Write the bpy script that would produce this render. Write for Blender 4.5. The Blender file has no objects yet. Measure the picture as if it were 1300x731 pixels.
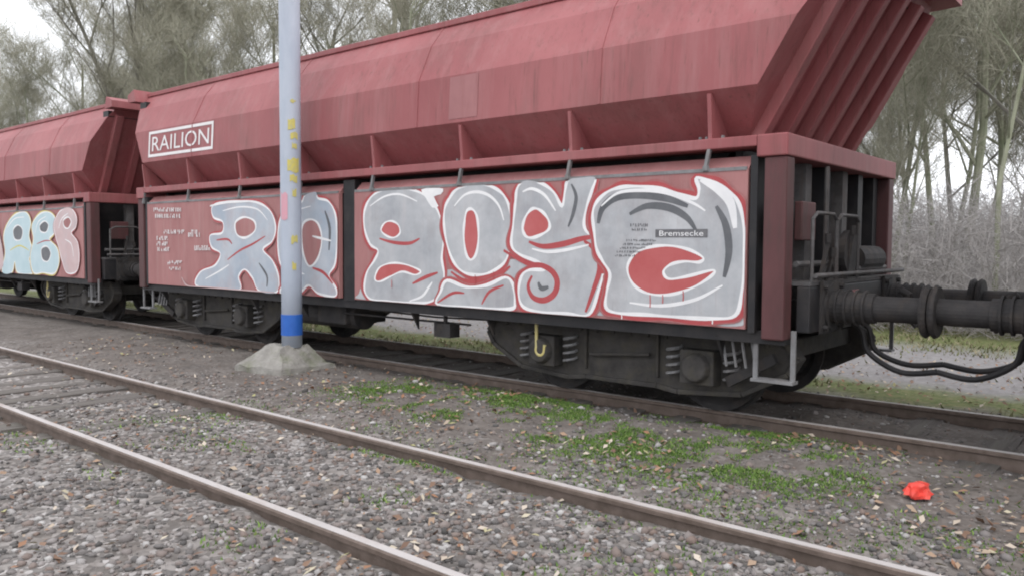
import bpy, bmesh, math, random
import numpy as np
from mathutils import Vector, Matrix
from mathutils.geometry import delaunay_2d_cdt
R = math.radians
random.seed(7); rng = np.random.default_rng(11)
sc = bpy.context.scene; C = sc.collection

# ------------------------------------------------------------ camera
F, TH, PI_, RO, H = 1026.34, .8687, .0539, .0064, 1.5724
fw = Vector((math.sin(TH)*math.cos(PI_), math.cos(TH)*math.cos(PI_), -math.sin(PI_)))
rt = Vector((math.cos(TH), -math.sin(TH), 0)); up = rt.cross(fw)
rt, up = math.cos(RO)*rt+math.sin(RO)*up, -math.sin(RO)*rt+math.cos(RO)*up
cam = bpy.data.cameras.new('camera'); cam.sensor_width = 36; cam.lens = F/1300*36
cam.clip_end = 2000; cam.clip_start = .05
co = bpy.data.objects.new('camera', cam); C.objects.link(co)
M = Matrix.Identity(4)
for i in range(3): M[i][0], M[i][1], M[i][2] = rt[i], up[i], -fw[i]
M[2][3] = H
co.matrix_world = M; sc.camera = co
def ray(px, py): return fw + rt*((px-650)/F) + up*((365.5-py)/F)
def onX(px, py, X):
    d = ray(px, py); t = X/d.x; return Vector((X, d.y*t, H+d.z*t))
def onZ(px, py, Z):
    d = ray(px, py); t = (Z-H)/d.z; return Vector((d.x*t, d.y*t, Z))

# ------------------------------------------------------------ light: bright overcast winter day
w = bpy.data.worlds.new('World'); sc.world = w; w.use_nodes = True
nt = w.node_tree; nt.nodes.clear()
sky = nt.nodes.new('ShaderNodeTexSky'); sky.sky_type = 'NISHITA'; sky.sun_disc = False
SUN_EL, SUN_AZ = R(58), R(215)
sky.sun_elevation = SUN_EL; sky.sun_rotation = SUN_AZ; sky.dust_density = 6; sky.air_density = 1.0
cl = nt.nodes.new('ShaderNodeMixRGB'); cl.inputs[0].default_value = .88
cl.inputs[2].default_value = (9.6, 9.75, 10.2, 1)          # closed white cloud cover over the clear sky
nt.links.new(sky.outputs[0], cl.inputs[1])
bg = nt.nodes.new('ShaderNodeBackground'); bg.inputs[1].default_value = .13
nt.links.new(cl.outputs[0], bg.inputs[0])
wo = nt.nodes.new('ShaderNodeOutputWorld'); nt.links.new(bg.outputs[0], wo.inputs[0])
sl = bpy.data.lights.new('sun', 'SUN'); sl.energy = .55; sl.angle = R(25); sl.color = (1, .97, .92)
so = bpy.data.objects.new('sun', sl); C.objects.link(so)
sd = Vector((math.sin(SUN_AZ)*math.cos(SUN_EL), math.cos(SUN_AZ)*math.cos(SUN_EL), math.sin(SUN_EL)))
so.rotation_euler = sd.to_track_quat('Z', 'Y').to_euler()
sc.view_settings.view_transform = 'Standard'; sc.view_settings.look = 'None'
sc.view_settings.exposure = .55; sc.view_settings.gamma = 1
sc.cycles.filter_width = 2.0
sc.cycles.max_bounces = 6; sc.cycles.transparent_max_bounces = 4

# ------------------------------------------------------------ materials
def mat(name, c1, c2=None, scale=6, rough=.75, bump=0, bscale=None, dirt=None, dirt_amt=.5, dirt_scale=1.5,
        stretch=None, metal=0, detail=6, island=None, spec=.4, streak=None):
    m = bpy.data.materials.new(name); m.use_nodes = True; n = m.node_tree.nodes; l = m.node_tree.links
    b = n['Principled BSDF']; b.inputs['Roughness'].default_value = rough; b.inputs['Metallic'].default_value = metal
    b.inputs['Specular IOR Level'].default_value = spec
    tc = n.new('ShaderNodeTexCoord'); mp = n.new('ShaderNodeMapping'); l.new(tc.outputs['Object'], mp.inputs[0])
    if stretch: mp.inputs['Scale'].default_value = stretch
    def noise(s, d=detail):
        x = n.new('ShaderNodeTexNoise'); x.inputs['Scale'].default_value = s; x.inputs['Detail'].default_value = d
        x.inputs['Roughness'].default_value = .65; l.new(mp.outputs[0], x.inputs[0]); return x
    if island:
        g = n.new('ShaderNodeNewGeometry'); r = n.new('ShaderNodeValToRGB'); r.color_ramp.interpolation = 'LINEAR'
        e = r.color_ramp.elements
        e[0].position = island[0][0]; e[0].color = (*island[0][1], 1); e[1].position = island[-1][0]; e[1].color = (*island[-1][1], 1)
        for p, c in island[1:-1]:
            k = e.new(p); k.color = (*c, 1)
        l.new(g.outputs['Random Per Island'], r.inputs[0]); col = r.outputs[0]
        if c2:
            pass
    else:
        x = noise(scale); r = n.new('ShaderNodeValToRGB'); e = r.color_ramp.elements
        e[0].position = .32; e[0].color = (*c1, 1); e[1].position = .68; e[1].color = (*(c2 or c1), 1)
        l.new(x.outputs[0], r.inputs[0]); col = r.outputs[0]
    if dirt:
        x = noise(dirt_scale, 8); q = n.new('ShaderNodeValToRGB'); q.color_ramp.elements[0].position = .48; q.color_ramp.elements[1].position = .72
        l.new(x.outputs[0], q.inputs[0]); mu = n.new('ShaderNodeMath'); mu.operation = 'MULTIPLY'; mu.inputs[1].default_value = dirt_amt
        l.new(q.outputs[0], mu.inputs[0]); mx = n.new('ShaderNodeMixRGB'); l.new(mu.outputs[0], mx.inputs[0])
        l.new(col, mx.inputs[1]); mx.inputs[2].default_value = (*dirt, 1); col = mx.outputs[0]
    if streak:                                          # rain-washed dust and rust runs
        m2 = n.new('ShaderNodeMapping'); m2.inputs['Scale'].default_value = (5, 5, .35); l.new(tc.outputs['Object'], m2.inputs[0])
        for sc_, lo, hi, cc, am in streak:
            x = n.new('ShaderNodeTexNoise'); x.inputs['Scale'].default_value = sc_; x.inputs['Detail'].default_value = 7; x.inputs['Roughness'].default_value = .7; l.new(m2.outputs[0], x.inputs[0])
            q = n.new('ShaderNodeMapRange'); q.inputs[1].default_value = lo; q.inputs[2].default_value = hi; q.inputs[4].default_value = am; l.new(x.outputs[0], q.inputs[0])
            mx = n.new('ShaderNodeMixRGB'); l.new(q.outputs[0], mx.inputs[0]); l.new(col, mx.inputs[1]); mx.inputs[2].default_value = (*cc, 1); col = mx.outputs[0]
    l.new(col, b.inputs['Base Color'])
    if bump:
        x = noise(bscale or scale*4, 5); bu = n.new('ShaderNodeBump'); bu.inputs['Strength'].default_value = bump; bu.inputs['Distance'].default_value = .02
        l.new(x.outputs[0], bu.inputs['Height']); l.new(bu.outputs[0], b.inputs['Normal'])
    return m
MT = {}
MT['red'] = mat('red wagon paint', (.25,.070,.075), (.335,.112,.116), .9, .6, .22, 1.6, (.20,.085,.08), .6, 2.2, (1,.6,.4), streak=((1.0,.48,.72,(.36,.18,.18),.4),(2.2,.54,.74,(.12,.055,.048),.45),(5,.58,.74,(.10,.055,.04),.7)))
MT['maroon'] = mat('shaded grimy maroon paint', (.075,.030,.031), (.12,.046,.048), 2, .65, .1, 6, (.06,.04,.038), .7, 3, (1,1,.4), streak=((3,.5,.72,(.06,.04,.035),.6),))  # red darkened to put wagon-end shade into the colour, random grime on top
MT['panel'] = mat('faded red panel paint', (.30,.125,.123), (.39,.185,.18), 2, .65, .05, 6, (.24,.10,.095), .5, 3, (1,1,.3), streak=((2,.5,.75,(.40,.27,.26),.5),(4,.58,.76,(.13,.07,.06),.6)))
MT['patch'] = mat('grey pink touch-up paint', (.27,.115,.118), (.34,.15,.152), 1.5, .65, .1, 4, streak=((2,.5,.75,(.25,.09,.09),.7),))
MT['dark'] = mat('grimy black steel', (.018,.017,.018), (.045,.042,.042), 5, .8, .25, 18, (.09,.07,.055), .45, 6)
MT['frame'] = mat('black painted frame', (.012,.012,.014), (.024,.023,.025), 4, .6, .08, 12, (.05,.04,.035), .4, 4)
MT['grime'] = mat('dusty bogie steel', (.032,.030,.029), (.066,.061,.057), 6, .85, .3, 20, (.085,.075,.05), .5, 7)
MT['grey'] = mat('grey worn steel', (.15,.15,.155), (.24,.24,.245), 7, .6, .1, 20, (.1,.07,.05), .4, 5)
MT['steel'] = mat('dull dark grey steel', (.07,.068,.07), (.13,.127,.128), 6, .75, .15, 20, (.06,.045,.035), .6, 5, streak=((3,.5,.75,(.10,.06,.045),.6),))
MT['white'] = mat('white stencil paint', (.66,.64,.64), (.74,.72,.72), 8, .6)
MT['fill'] = mat('silver grey spray paint', (.31,.325,.35), (.50,.51,.525), 1.6, .55, .03, 8, (.27,.25,.26), .6, 2.2, streak=((2,.52,.8,(.50,.47,.47),.5),(5,.6,.8,(.22,.16,.155),.5)))
MT['fillb'] = mat('pale blue spray paint', (.33,.385,.455), (.48,.51,.55), 1.5, .55, 0, None, (.42,.33,.335), .65, 2.5, streak=((4,.58,.8,(.24,.17,.17),.4),))
MT['fillp'] = mat('pale pink spray paint', (.50,.36,.36), (.58,.45,.45), 2, .55, 0, None, (.42,.40,.42), .6, 3)
MT['cyan'] = mat('pale cyan spray paint', (.42,.56,.60), (.50,.62,.66), 3, .55)
MT['line'] = mat('white spray line', (.70,.70,.71), (.80,.80,.80), 5, .55)
MT['redline'] = mat('dark red spray line', (.36,.055,.06), (.42,.08,.085), 5, .55)
MT['redhole'] = mat('bare red within letters', (.42,.085,.085), (.47,.12,.12), 3, .55)
MT['shade'] = mat('dark grey spray shading', (.085,.09,.10), (.15,.155,.165), 3, .55)
MT['halo'] = mat('thin red overspray', (.31,.095,.095), (.38,.165,.163), 9, .65, .05, 6)
MT['yline'] = mat('yellow spray line', (.55,.50,.12), (.62,.56,.2), 5, .55)
MT['ink'] = mat('dark stencil print', (.10,.10,.11), (.17,.17,.175), 20, .6)
MT['yellow'] = mat('yellow painted steel', (.55,.46,.16), (.62,.55,.30), 9, .6, .1, 20, (.2,.17,.1), .4, 9)
MT['rail'] = mat('rusty rail steel', (.10,.075,.06), (.17,.13,.11), 9, .75, .2, 30, (.07,.05,.04), .5, 5)
MT['railtop'] = mat('worn rail head', (.40,.375,.365), (.52,.495,.485), 5, .5, .05, 20, (.20,.14,.11), .75, 5, (1,.3,1))
MT['wood'] = mat('weathered timber sleeper', (.085,.075,.068), (.17,.155,.145), 4, .9, .5, 14, (.10,.10,.06), .4, 3, (.25,3,1))
MT['conc'] = mat('mossy concrete', (.20,.19,.175), (.31,.30,.275), 5, .95, .8, 22, (.11,.13,.055), .8, 3.5)
MT['pole'] = mat('grey blue painted post', (.36,.41,.49), (.44,.48,.55), 3, .45, .03, 10, (.24,.27,.33), .5, 1.2, (1,1,.35))
MT['blue'] = mat('blue post sleeve', (.02,.10,.40), (.03,.13,.48), 5, .5)
MT['sticky'] = mat('yellow sticker remains', (.58,.50,.10), (.45,.42,.20), 25, .6)
MT['stickp'] = mat('pink sticker', (.62,.30,.36), (.55,.33,.38), 25, .6)
MT['bark'] = mat('grey green bark', (.18,.19,.13), (.30,.31,.23), 4, .95, .5, 10, (.13,.17,.08), .6, 1.5, (1,1,.4))
MT['barkd'] = mat('dark bark', (.14,.132,.112), (.235,.225,.195), 4, .95, .5, 10, (.10,.13,.07), .5, 1.5, (1,1,.4))
MT['twig'] = mat('twig bark', (.26,.255,.195), (.37,.36,.285), 2, .95)
MT['twigl'] = mat('pale winter twigs', (.30,.285,.275), (.42,.40,.39), 1, .95)
MT['stone'] = mat('ballast stones', None, None, rough=.95, bump=.3, bscale=60, island=[(0,(.075,.072,.070)),(.3,(.15,.14,.136)),(.55,(.205,.185,.178)),(.7,(.18,.135,.115)),(.9,(.27,.255,.25)),(1,(.40,.39,.38))])
MT['leaf'] = mat('dead leaves', None, None, rough=.8, island=[(0,(.14,.085,.06)),(.3,(.20,.125,.085)),(.5,(.27,.14,.08)),(.7,(.34,.27,.20)),(.9,(.50,.44,.37)),(1,(.30,.29,.12))])
MT['moss'] = mat('green moss blades', None, None, rough=.9, island=[(0,(.06,.12,.02)),(.5,(.105,.19,.04)),(.85,(.17,.26,.06)),(1,(.24,.30,.10))])
MT['verge'] = mat('winter verge grass', None, None, rough=.9, island=[(0,(.10,.12,.05)),(.4,(.17,.19,.08)),(.7,(.24,.21,.13)),(1,(.30,.27,.19))])
MT['litter'] = mat('red orange plastic', (.62,.045,.035), (.72,.10,.07), 12, .4, .1, 20)

# ground material with zones across the tracks
def ground_mat():
    m = bpy.data.materials.new('gravel ground'); m.use_nodes = True; n = m.node_tree.nodes; l = m.node_tree.links
    b = n['Principled BSDF']; b.inputs['Roughness'].default_value = .95; b.inputs['Specular IOR Level'].default_value = .2
    tc = n.new('ShaderNodeTexCoord')
    def noise(s, d=8, r=.7):
        x = n.new('ShaderNodeTexNoise'); x.inputs['Scale'].default_value = s; x.inputs['Detail'].default_value = d; x.inputs['Roughness'].default_value = r
        l.new(tc.outputs['Object'], x.inputs[0]); return x.outputs[0]
    def ramp(src, stops):
        r = n.new('ShaderNodeValToRGB'); e = r.color_ramp.elements
        e[0].position, e[0].color = stops[0][0], (*stops[0][1], 1); e[1].position, e[1].color = stops[-1][0], (*stops[-1][1], 1)
        for p, c in stops[1:-1]: k = e.new(p); k.color = (*c, 1)
        l.new(src, r.inputs[0]); return r.outputs[0]
    def mix(f, a, c):
        x = n.new('ShaderNodeMixRGB'); 
        if isinstance(f, float): x.inputs[0].default_value = f
        else: l.new(f, x.inputs[0])
        l.new(a, x.inputs[1]); l.new(c, x.inputs[2]); return x.outputs[0]
    vo = n.new('ShaderNodeTexVoronoi'); vo.inputs['Scale'].default_value = 28; l.new(tc.outputs['Object'], vo.inputs[0])
    bw = n.new('ShaderNodeRGBToBW'); l.new(vo.outputs['Color'], bw.inputs[0])
    grav = ramp(bw.outputs[0], [(.15,(.11,.103,.098)),(.45,(.20,.187,.178)),(.7,(.28,.258,.245)),(.9,(.42,.40,.39))])
    soil = ramp(noise(3.5), [(.3,(.07,.062,.056)),(.5,(.125,.108,.096)),(.7,(.18,.16,.145))])
    road = ramp(noise(9), [(.3,(.18,.172,.172)),(.7,(.28,.27,.27))])
    green = ramp(noise(14), [(.3,(.06,.09,.03)),(.5,(.13,.15,.06)),(.7,(.22,.19,.11))])
    sx = n.new('ShaderNodeSeparateXYZ'); l.new(tc.outputs['Object'], sx.inputs[0])
    wob = n.new('ShaderNodeMath'); wob.operation = 'MULTIPLY_ADD'; wob.inputs[1].default_value = 2.0
    l.new(noise(.8), wob.inputs[0]); l.new(sx.outputs[0], wob.inputs[2])      # X + 2*noise (noise about .5 -> +1)
    def step(a, bb):
        x = n.new('ShaderNodeMapRange'); x.inputs[1].default_value = a; x.inputs[2].default_value = bb; x.clamp = True
        l.new(wob.outputs[0], x.inputs[0]); return x.outputs[0]
    c = mix(ramp(noise(2.2), [(.42,(0,0,0)),(.62,(.75,.75,.75))]), grav, soil)
    dk = n.new('ShaderNodeMapRange'); dk.inputs[1].default_value = 5.1; dk.inputs[2].default_value = 5.9; l.new(wob.outputs[0], dk.inputs[0])
    dm_ = n.new('ShaderNodeMath'); dm_.operation = 'MULTIPLY'; dm_.inputs[1].default_value = .7; l.new(dk.outputs[0], dm_.inputs[0])
    c = mix(dm_.outputs[0], c, soil)
    c = mix(step(10.1, 10.7), c, green)
    c = mix(step(11.3, 12.1), c, road)
    c = mix(step(15.5, 17.0), c, green)
    c = mix(step(18.0, 21.0), c, soil)
    l.new(c, b.inputs['Base Color'])
    bu = n.new('ShaderNodeBump'); bu.inputs['Strength'].default_value = .6; bu.inputs['Distance'].default_value = .03
    l.new(bw.outputs[0], bu.inputs['Height']); l.new(bu.outputs[0], b.inputs['Normal'])
    return m
MT['ground'] = ground_mat()

# ------------------------------------------------------------ mesh helpers
class MB:
    def __init__(s): s.v = []; s.f = []
    def add(s, vs, fs):
        o = len(s.v); s.v += [tuple(p) for p in vs]; s.f += [tuple(i+o for i in f) for f in fs]; return s
    def box(s, x0, x1, y0, y1, z0, z1):
        v = [(x0,y0,z0),(x1,y0,z0),(x1,y1,z0),(x0,y1,z0),(x0,y0,z1),(x1,y0,z1),(x1,y1,z1),(x0,y1,z1)]
        return s.add(v, [(3,2,1,0),(4,5,6,7),(0,1,5,4),(1,2,6,5),(2,3,7,6),(3,0,4,7)])
    def bar(s, a, b, wx, wy, upv=(0,0,1)):              # rectangular bar from a to b
        a, b = Vector(a), Vector(b); d = (b-a).normalized(); u = Vector(upv)
        if abs(d.dot(u)) > .98: u = Vector((1,0,0))
        p = d.cross(u).normalized(); q = p.cross(d).normalized()
        v = [c + p*sx*wx/2 + q*sy*wy/2 for c in (a, b) for sx, sy in ((-1,-1),(1,-1),(1,1),(-1,1))]
        return s.add(v, [(3,2,1,0),(4,5,6,7),(0,1,5,4),(1,2,6,5),(2,3,7,6),(3,0,4,7)])
    def tube(s, pts, r, n=8, cap=True):
        pts = [Vector(p) for p in pts]; rs = r if isinstance(r, (list, tuple)) else [r]*len(pts)
        o = len(s.v); prev = None
        for i, p in enumerate(pts):
            d = (pts[min(i+1, len(pts)-1)]-pts[max(i-1, 0)]).normalized()
            if prev is None:
                u = Vector((0,0,1)) if abs(d.z) < .9 else Vector((1,0,0)); prev = d.cross(u).normalized()
            a = (prev - d*prev.dot(d)).normalized(); b = d.cross(a); prev = a
            for k in range(n):
                t = 2*math.pi*k/n; s.v.append(tuple(p + (a*math.cos(t)+b*math.sin(t))*rs[i]))
        for i in range(len(pts)-1):
            for k in range(n):
                k2 = (k+1) % n; s.f.append((o+i*n+k, o+i*n+k2, o+(i+1)*n+k2, o+(i+1)*n+k))
        if cap:
            s.f.append(tuple(o+k for k in reversed(range(n)))); e = o+(len(pts)-1)*n; s.f.append(tuple(e+k for k in range(n)))
        return s
    def prism(s, poly, axis, a, b):                     # extrude a 2D polygon along axis 'x' (poly = y,z) or 'y' (poly = x,z)
        n = len(poly)
        mk = (lambda t, p: (t, p[0], p[1])) if axis == 'x' else (lambda t, p: (p[0], t, p[1]))
        v = [mk(a, p) for p in poly] + [mk(b, p) for p in poly]
        f = [tuple(range(n)), tuple(n+i for i in reversed(range(n)))] + [(i, n+i, n+(i+1) % n, (i+1) % n) for i in range(n)]
        return s.add(v, f)
    def build(s, name, m, parent=None, smooth=False, bev=0):
        me = bpy.data.meshes.new(name); me.from_pydata(s.v, [], s.f)
        bm = bmesh.new(); bm.from_mesh(me); bmesh.ops.recalc_face_normals(bm, faces=bm.faces); bm.to_mesh(me); bm.free()
        me.materials.append(MT[m] if isinstance(m, str) else m)
        if smooth: me.polygons.foreach_set('use_smooth', [True]*len(me.polygons))
        o = bpy.data.objects.new(name, me); C.objects.link(o)
        if parent: o.parent = parent
        if bev:
            b = o.modifiers.new('edge', 'BEVEL'); b.width = bev; b.segments = 2; b.limit_method = 'ANGLE'
        return o
def tag(o, label=None, cat=None, group=None, kind=None):
    for k, v in (('label', label), ('category', cat), ('group', group), ('kind', kind)):
        if v: o[k] = v
    return o
def thing(name, loc=(0,0,0), **k):
    o = bpy.data.objects.new(name, None); o.empty_display_size = .2; C.objects.link(o); o.location = loc; return tag(o, **k)
def copy_tree(o, parent=None):
    c = o.copy(); C.objects.link(c)
    if parent: c.parent = parent
    for ch in list(o.children): copy_tree(ch, c)
    return c
def rawmesh(name, v, f, m, parent=None, smooth=False):
    me = bpy.data.meshes.new(name); v = np.asarray(v, dtype=np.float32); f = np.asarray(f, dtype=np.int32)
    k = f.shape[1]; me.vertices.add(len(v)); me.vertices.foreach_set('co', v.ravel())
    me.loops.add(f.size); me.loops.foreach_set('vertex_index', f.ravel())
    me.polygons.add(len(f)); me.polygons.foreach_set('loop_start', np.arange(0, f.size, k)); me.polygons.foreach_set('loop_total', np.full(len(f), k))
    if smooth: me.polygons.foreach_set('use_smooth', np.ones(len(f), bool))
    me.update(); me.validate(); me.materials.append(MT[m]); o = bpy.data.objects.new(name, me); C.objects.link(o)
    if parent: o.parent = parent
    return o
def vnoise(x, y, s, seed=0):                           # cheap value noise on arrays
    x, y = np.asarray(x)/s, np.asarray(y)/s; xi, yi = np.floor(x).astype(int), np.floor(y).astype(int); fx, fy = x-xi, y-yi
    fx, fy = fx*fx*(3-2*fx), fy*fy*(3-2*fy)
    def h(a, b): return (np.sin(a*127.1+b*311.7+seed*74.7)*43758.5453) % 1
    return (h(xi,yi)*(1-fx)+h(xi+1,yi)*fx)*(1-fy)+(h(xi,yi+1)*(1-fx)+h(xi+1,yi+1)*fx)*fy

# ------------------------------------------------------------ layout across the tracks (X away from the camera, Y along, 0 = rail top)
RN, RW = 2.717, 7.167; XC = RW+.75
SIDE = XC-1.5
def ground_z(x, y):
    x = np.asarray(x, float); y = np.asarray(y, float)
    def bump(c, wd, h): return h*np.clip(1-np.abs(x-c)/wd, 0, 1)
    z = np.full(x.shape, -.115)
    z = z+.035*np.clip((8.2-y)/2.5, 0, 1)*(x < 4.9)
    tr = np.clip((x-4.35)/.35, 0, 1)*np.clip((6.95-x)/.35, 0, 1); z = z+tr*.06
    z = np.where(x > 9.3, -.13, z)
    z = np.where(x > 18, -.13+(x-18)*.02, z)
    for c in (RN, RN+1.5, RW, RW+1.5): z = z-.02*np.exp(-((x-c)/.1)**2)
    z = z+(vnoise(x, y, .9, 1)-.5)*.045+(vnoise(x, y, .22, 2)-.5)*.03+(vnoise(x, y, .08, 3)-.5)*.016
    return z
xs = np.concatenate([-np.geomspace(400, 4, 22), np.arange(-3.5, 12, .07), np.geomspace(12.2, 420, 50)])
ys = np.concatenate([-np.geomspace(400, 3, 22), np.arange(-2.5, 16, .07), np.geomspace(16.2, 600, 70)])
gx, gy = np.meshgrid(xs, ys); gz = ground_z(gx, gy)
nx, ny = len(xs), len(ys); idx = np.arange(nx*ny).reshape(ny, nx)
q = np.stack([idx[:-1,:-1], idx[:-1,1:], idx[1:,1:], idx[1:,:-1]], -1).reshape(-1, 4)
tag(rawmesh('ground', np.stack([gx, gy, gz], -1).reshape(-1, 3), q, 'ground', smooth=True), kind='structure')

# ------------------------------------------------------------ railway tracks
RAILP = [(-.065,-.155),(.065,-.155),(.065,-.142),(.012,-.128),(.010,-.045),(.035,-.034),(.036,-.010),(.026,-.0015)]
RAILP = RAILP+[(-x, z) for x, z in RAILP[2:][::-1]]
def track(x0, label, n0, n1, ngroup):
    t = thing('railway_track', (x0+.75, 0, 0), label=label, cat='railway track', group='railway tracks')
    for s in (-.75, .75):
        r = MB().prism([(s+x, z) for x, z in RAILP], 'y', -8, 160).build('rail', 'rail', t, bev=0)
        MB().box(s-.0262, s+.0262, -8, 160, -.0015, .0012).build('rail_head', 'railtop', r)
    protos = []
    for k in range(3):
        mb = MB(); wd = .125+.01*k
        ring = []
        for i, x in enumerate(np.linspace(-1.28, 1.28, 9)):
            ring.append([(x, -wd+random.uniform(-.008,.008), -.26), (x, wd+random.uniform(-.008,.008), -.26), (x, wd+random.uniform(-.01,.01), -.095+random.uniform(-.008,.006)), (x, random.uniform(-.04,.04), -.089+random.uniform(-.008,.008)), (x, -wd+random.uniform(-.01,.01), -.095+random.uniform(-.008,.006))])
        v = [p for r in ring for p in r]; f = []
        for i in range(8):
            for j in range(5): f.append((i*5+j, i*5+(j+1) % 5, (i+1)*5+(j+1) % 5, (i+1)*5+j))
        f += [(4,3,2,1,0), (40,41,42,43,44)]
        protos.append(mb.add(v, f))
    first = [None]*3
    for i in range(n0, n1):
        k = i % 3; y = i*.63+random.uniform(-.03,.03)
        if first[k] is None: o = first[k] = protos[k].build('sleeper', 'wood', t)
        else: o = first[k].copy(); C.objects.link(o); o.parent = t
        o.location = (random.uniform(-.04,.04), y, random.uniform(-.022,-.004)); o.rotation_euler.z = random.uniform(-.02,.02)
    pm = MB(); pm.box(-.18, .18, -.06, .06, -.19, -.158)
    for sx_ in (-1, 1): pm.tube([(sx_*.115, 0, -.17), (sx_*.115, 0, -.07)], .017, 6); pm.bar((sx_*.135, 0, -.10), (sx_*.05, 0, -.128), .05, .016)
    pme = None
    for o in [c for c in t.children if c.name.startswith('sleeper')]:
        for s in (-.75, .75):
            if pme is None: c = pm.build('rail_fastening', 'rail', o); pme = c.data
            else: c = bpy.data.objects.new('rail_fastening', pme); C.objects.link(c); c.parent = o
            c.location = (s-o.location.x, 0, .0)
    return t
track(RN, 'empty rusty railway track with worn timber sleepers in the foreground gravel', -2, 48, 0)
track(RW, 'railway track beneath the standing red hopper wagons', -3, 40, 0)

# ------------------------------------------------------------ flat painted shapes (graffiti, stencils) a few mm proud of a panel
def smooth_pts(pts, closed=True, sub=5):
    out = []; n = len(pts)
    rngi = range(n) if closed else range(n-1)
    for i in rngi:
        g = (lambda k: pts[k % n]) if closed else (lambda k: pts[max(0, min(n-1, k))])
        p0, p1, p2, p3 = g(i-1), g(i), g(i+1), g(i+2)
        for s in range(sub):
            t = s/sub
            out.append(tuple(.5*((2*p1[k])+(-p0[k]+p2[k])*t+(2*p0[k]-5*p1[k]+4*p2[k]-p3[k])*t*t+(-p0[k]+3*p1[k]-3*p2[k]+p3[k])*t**3) for k in (0, 1)))
    if not closed: out.append(tuple(pts[-1]))
    return out
LAYER = [0]
def lay(): LAYER[0] += 1; return -1.5025-.00015*LAYER[0]
def blob(name, pts, m, parent, x, sub=5):              # filled shape in (y,z), lying at local x
    p = smooth_pts(pts, True, sub) if sub > 1 else pts
    n = len(p); r = delaunay_2d_cdt([Vector(q) for q in p], [(i, (i+1) % n) for i in range(n)], [], 1, 1e-5)
    V = [(x, q.x, q.y) for q in r[0]]; Fc = []
    for f in r[2]:
        a, b, c = (r[0][i] for i in f[:3])
        Fc.append(tuple(f) if (b-a).cross(c-a) < 0 else tuple(reversed(f)))
    me = bpy.data.meshes.new(name); me.from_pydata(V, [], Fc); me.materials.append(MT[m])
    o = bpy.data.objects.new(name, me); C.objects.link(o); o.parent = parent; return o
def inpanel(c, sg): return (sg*max(.165, min(5.272, sg*c[0])), max(.881, min(2.19, c[1])))   # paint stops at the panel edge
def ribbon_mb(mb, pts, wd, x, closed=True, sub=5, taper=False):
    p = smooth_pts(pts, closed, sub) if sub > 1 else list(pts); n = len(p); V = []; Fc = []; sg = 1 if sum(k[0] for k in p) > 0 else -1
    for i in range(n):
        a = Vector(p[(i-1) % n] if closed or i > 0 else p[i]); b = Vector(p[(i+1) % n] if closed or i < n-1 else p[i])
        d = (b-a); d = d.normalized() if d.length > 1e-9 else Vector((1,0)); q = Vector((-d.y, d.x))
        ww = wd*(.35+.65*math.sin(math.pi*min(1, max(0, (i+.5)/n)))) if taper else wd*(1+.25*math.sin(i*.7))
        c = Vector(p[i]); xo = x-(i % 5)*.00002; V += [(xo, *inpanel(c+q*ww/2, sg)), (xo, *inpanel(c-q*ww/2, sg))]
    for i in range(n if closed else n-1):
        j = (i+1) % n; Fc.append((2*i, 2*i+1, 2*j+1, 2*j))
    return mb.add(V, Fc)
def ribbon(name, pts, wd, m, parent, x, closed=True, sub=5, taper=False):
    return ribbon_mb(MB(), pts, wd, x, closed, sub, taper).build(name, m, parent)

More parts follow.
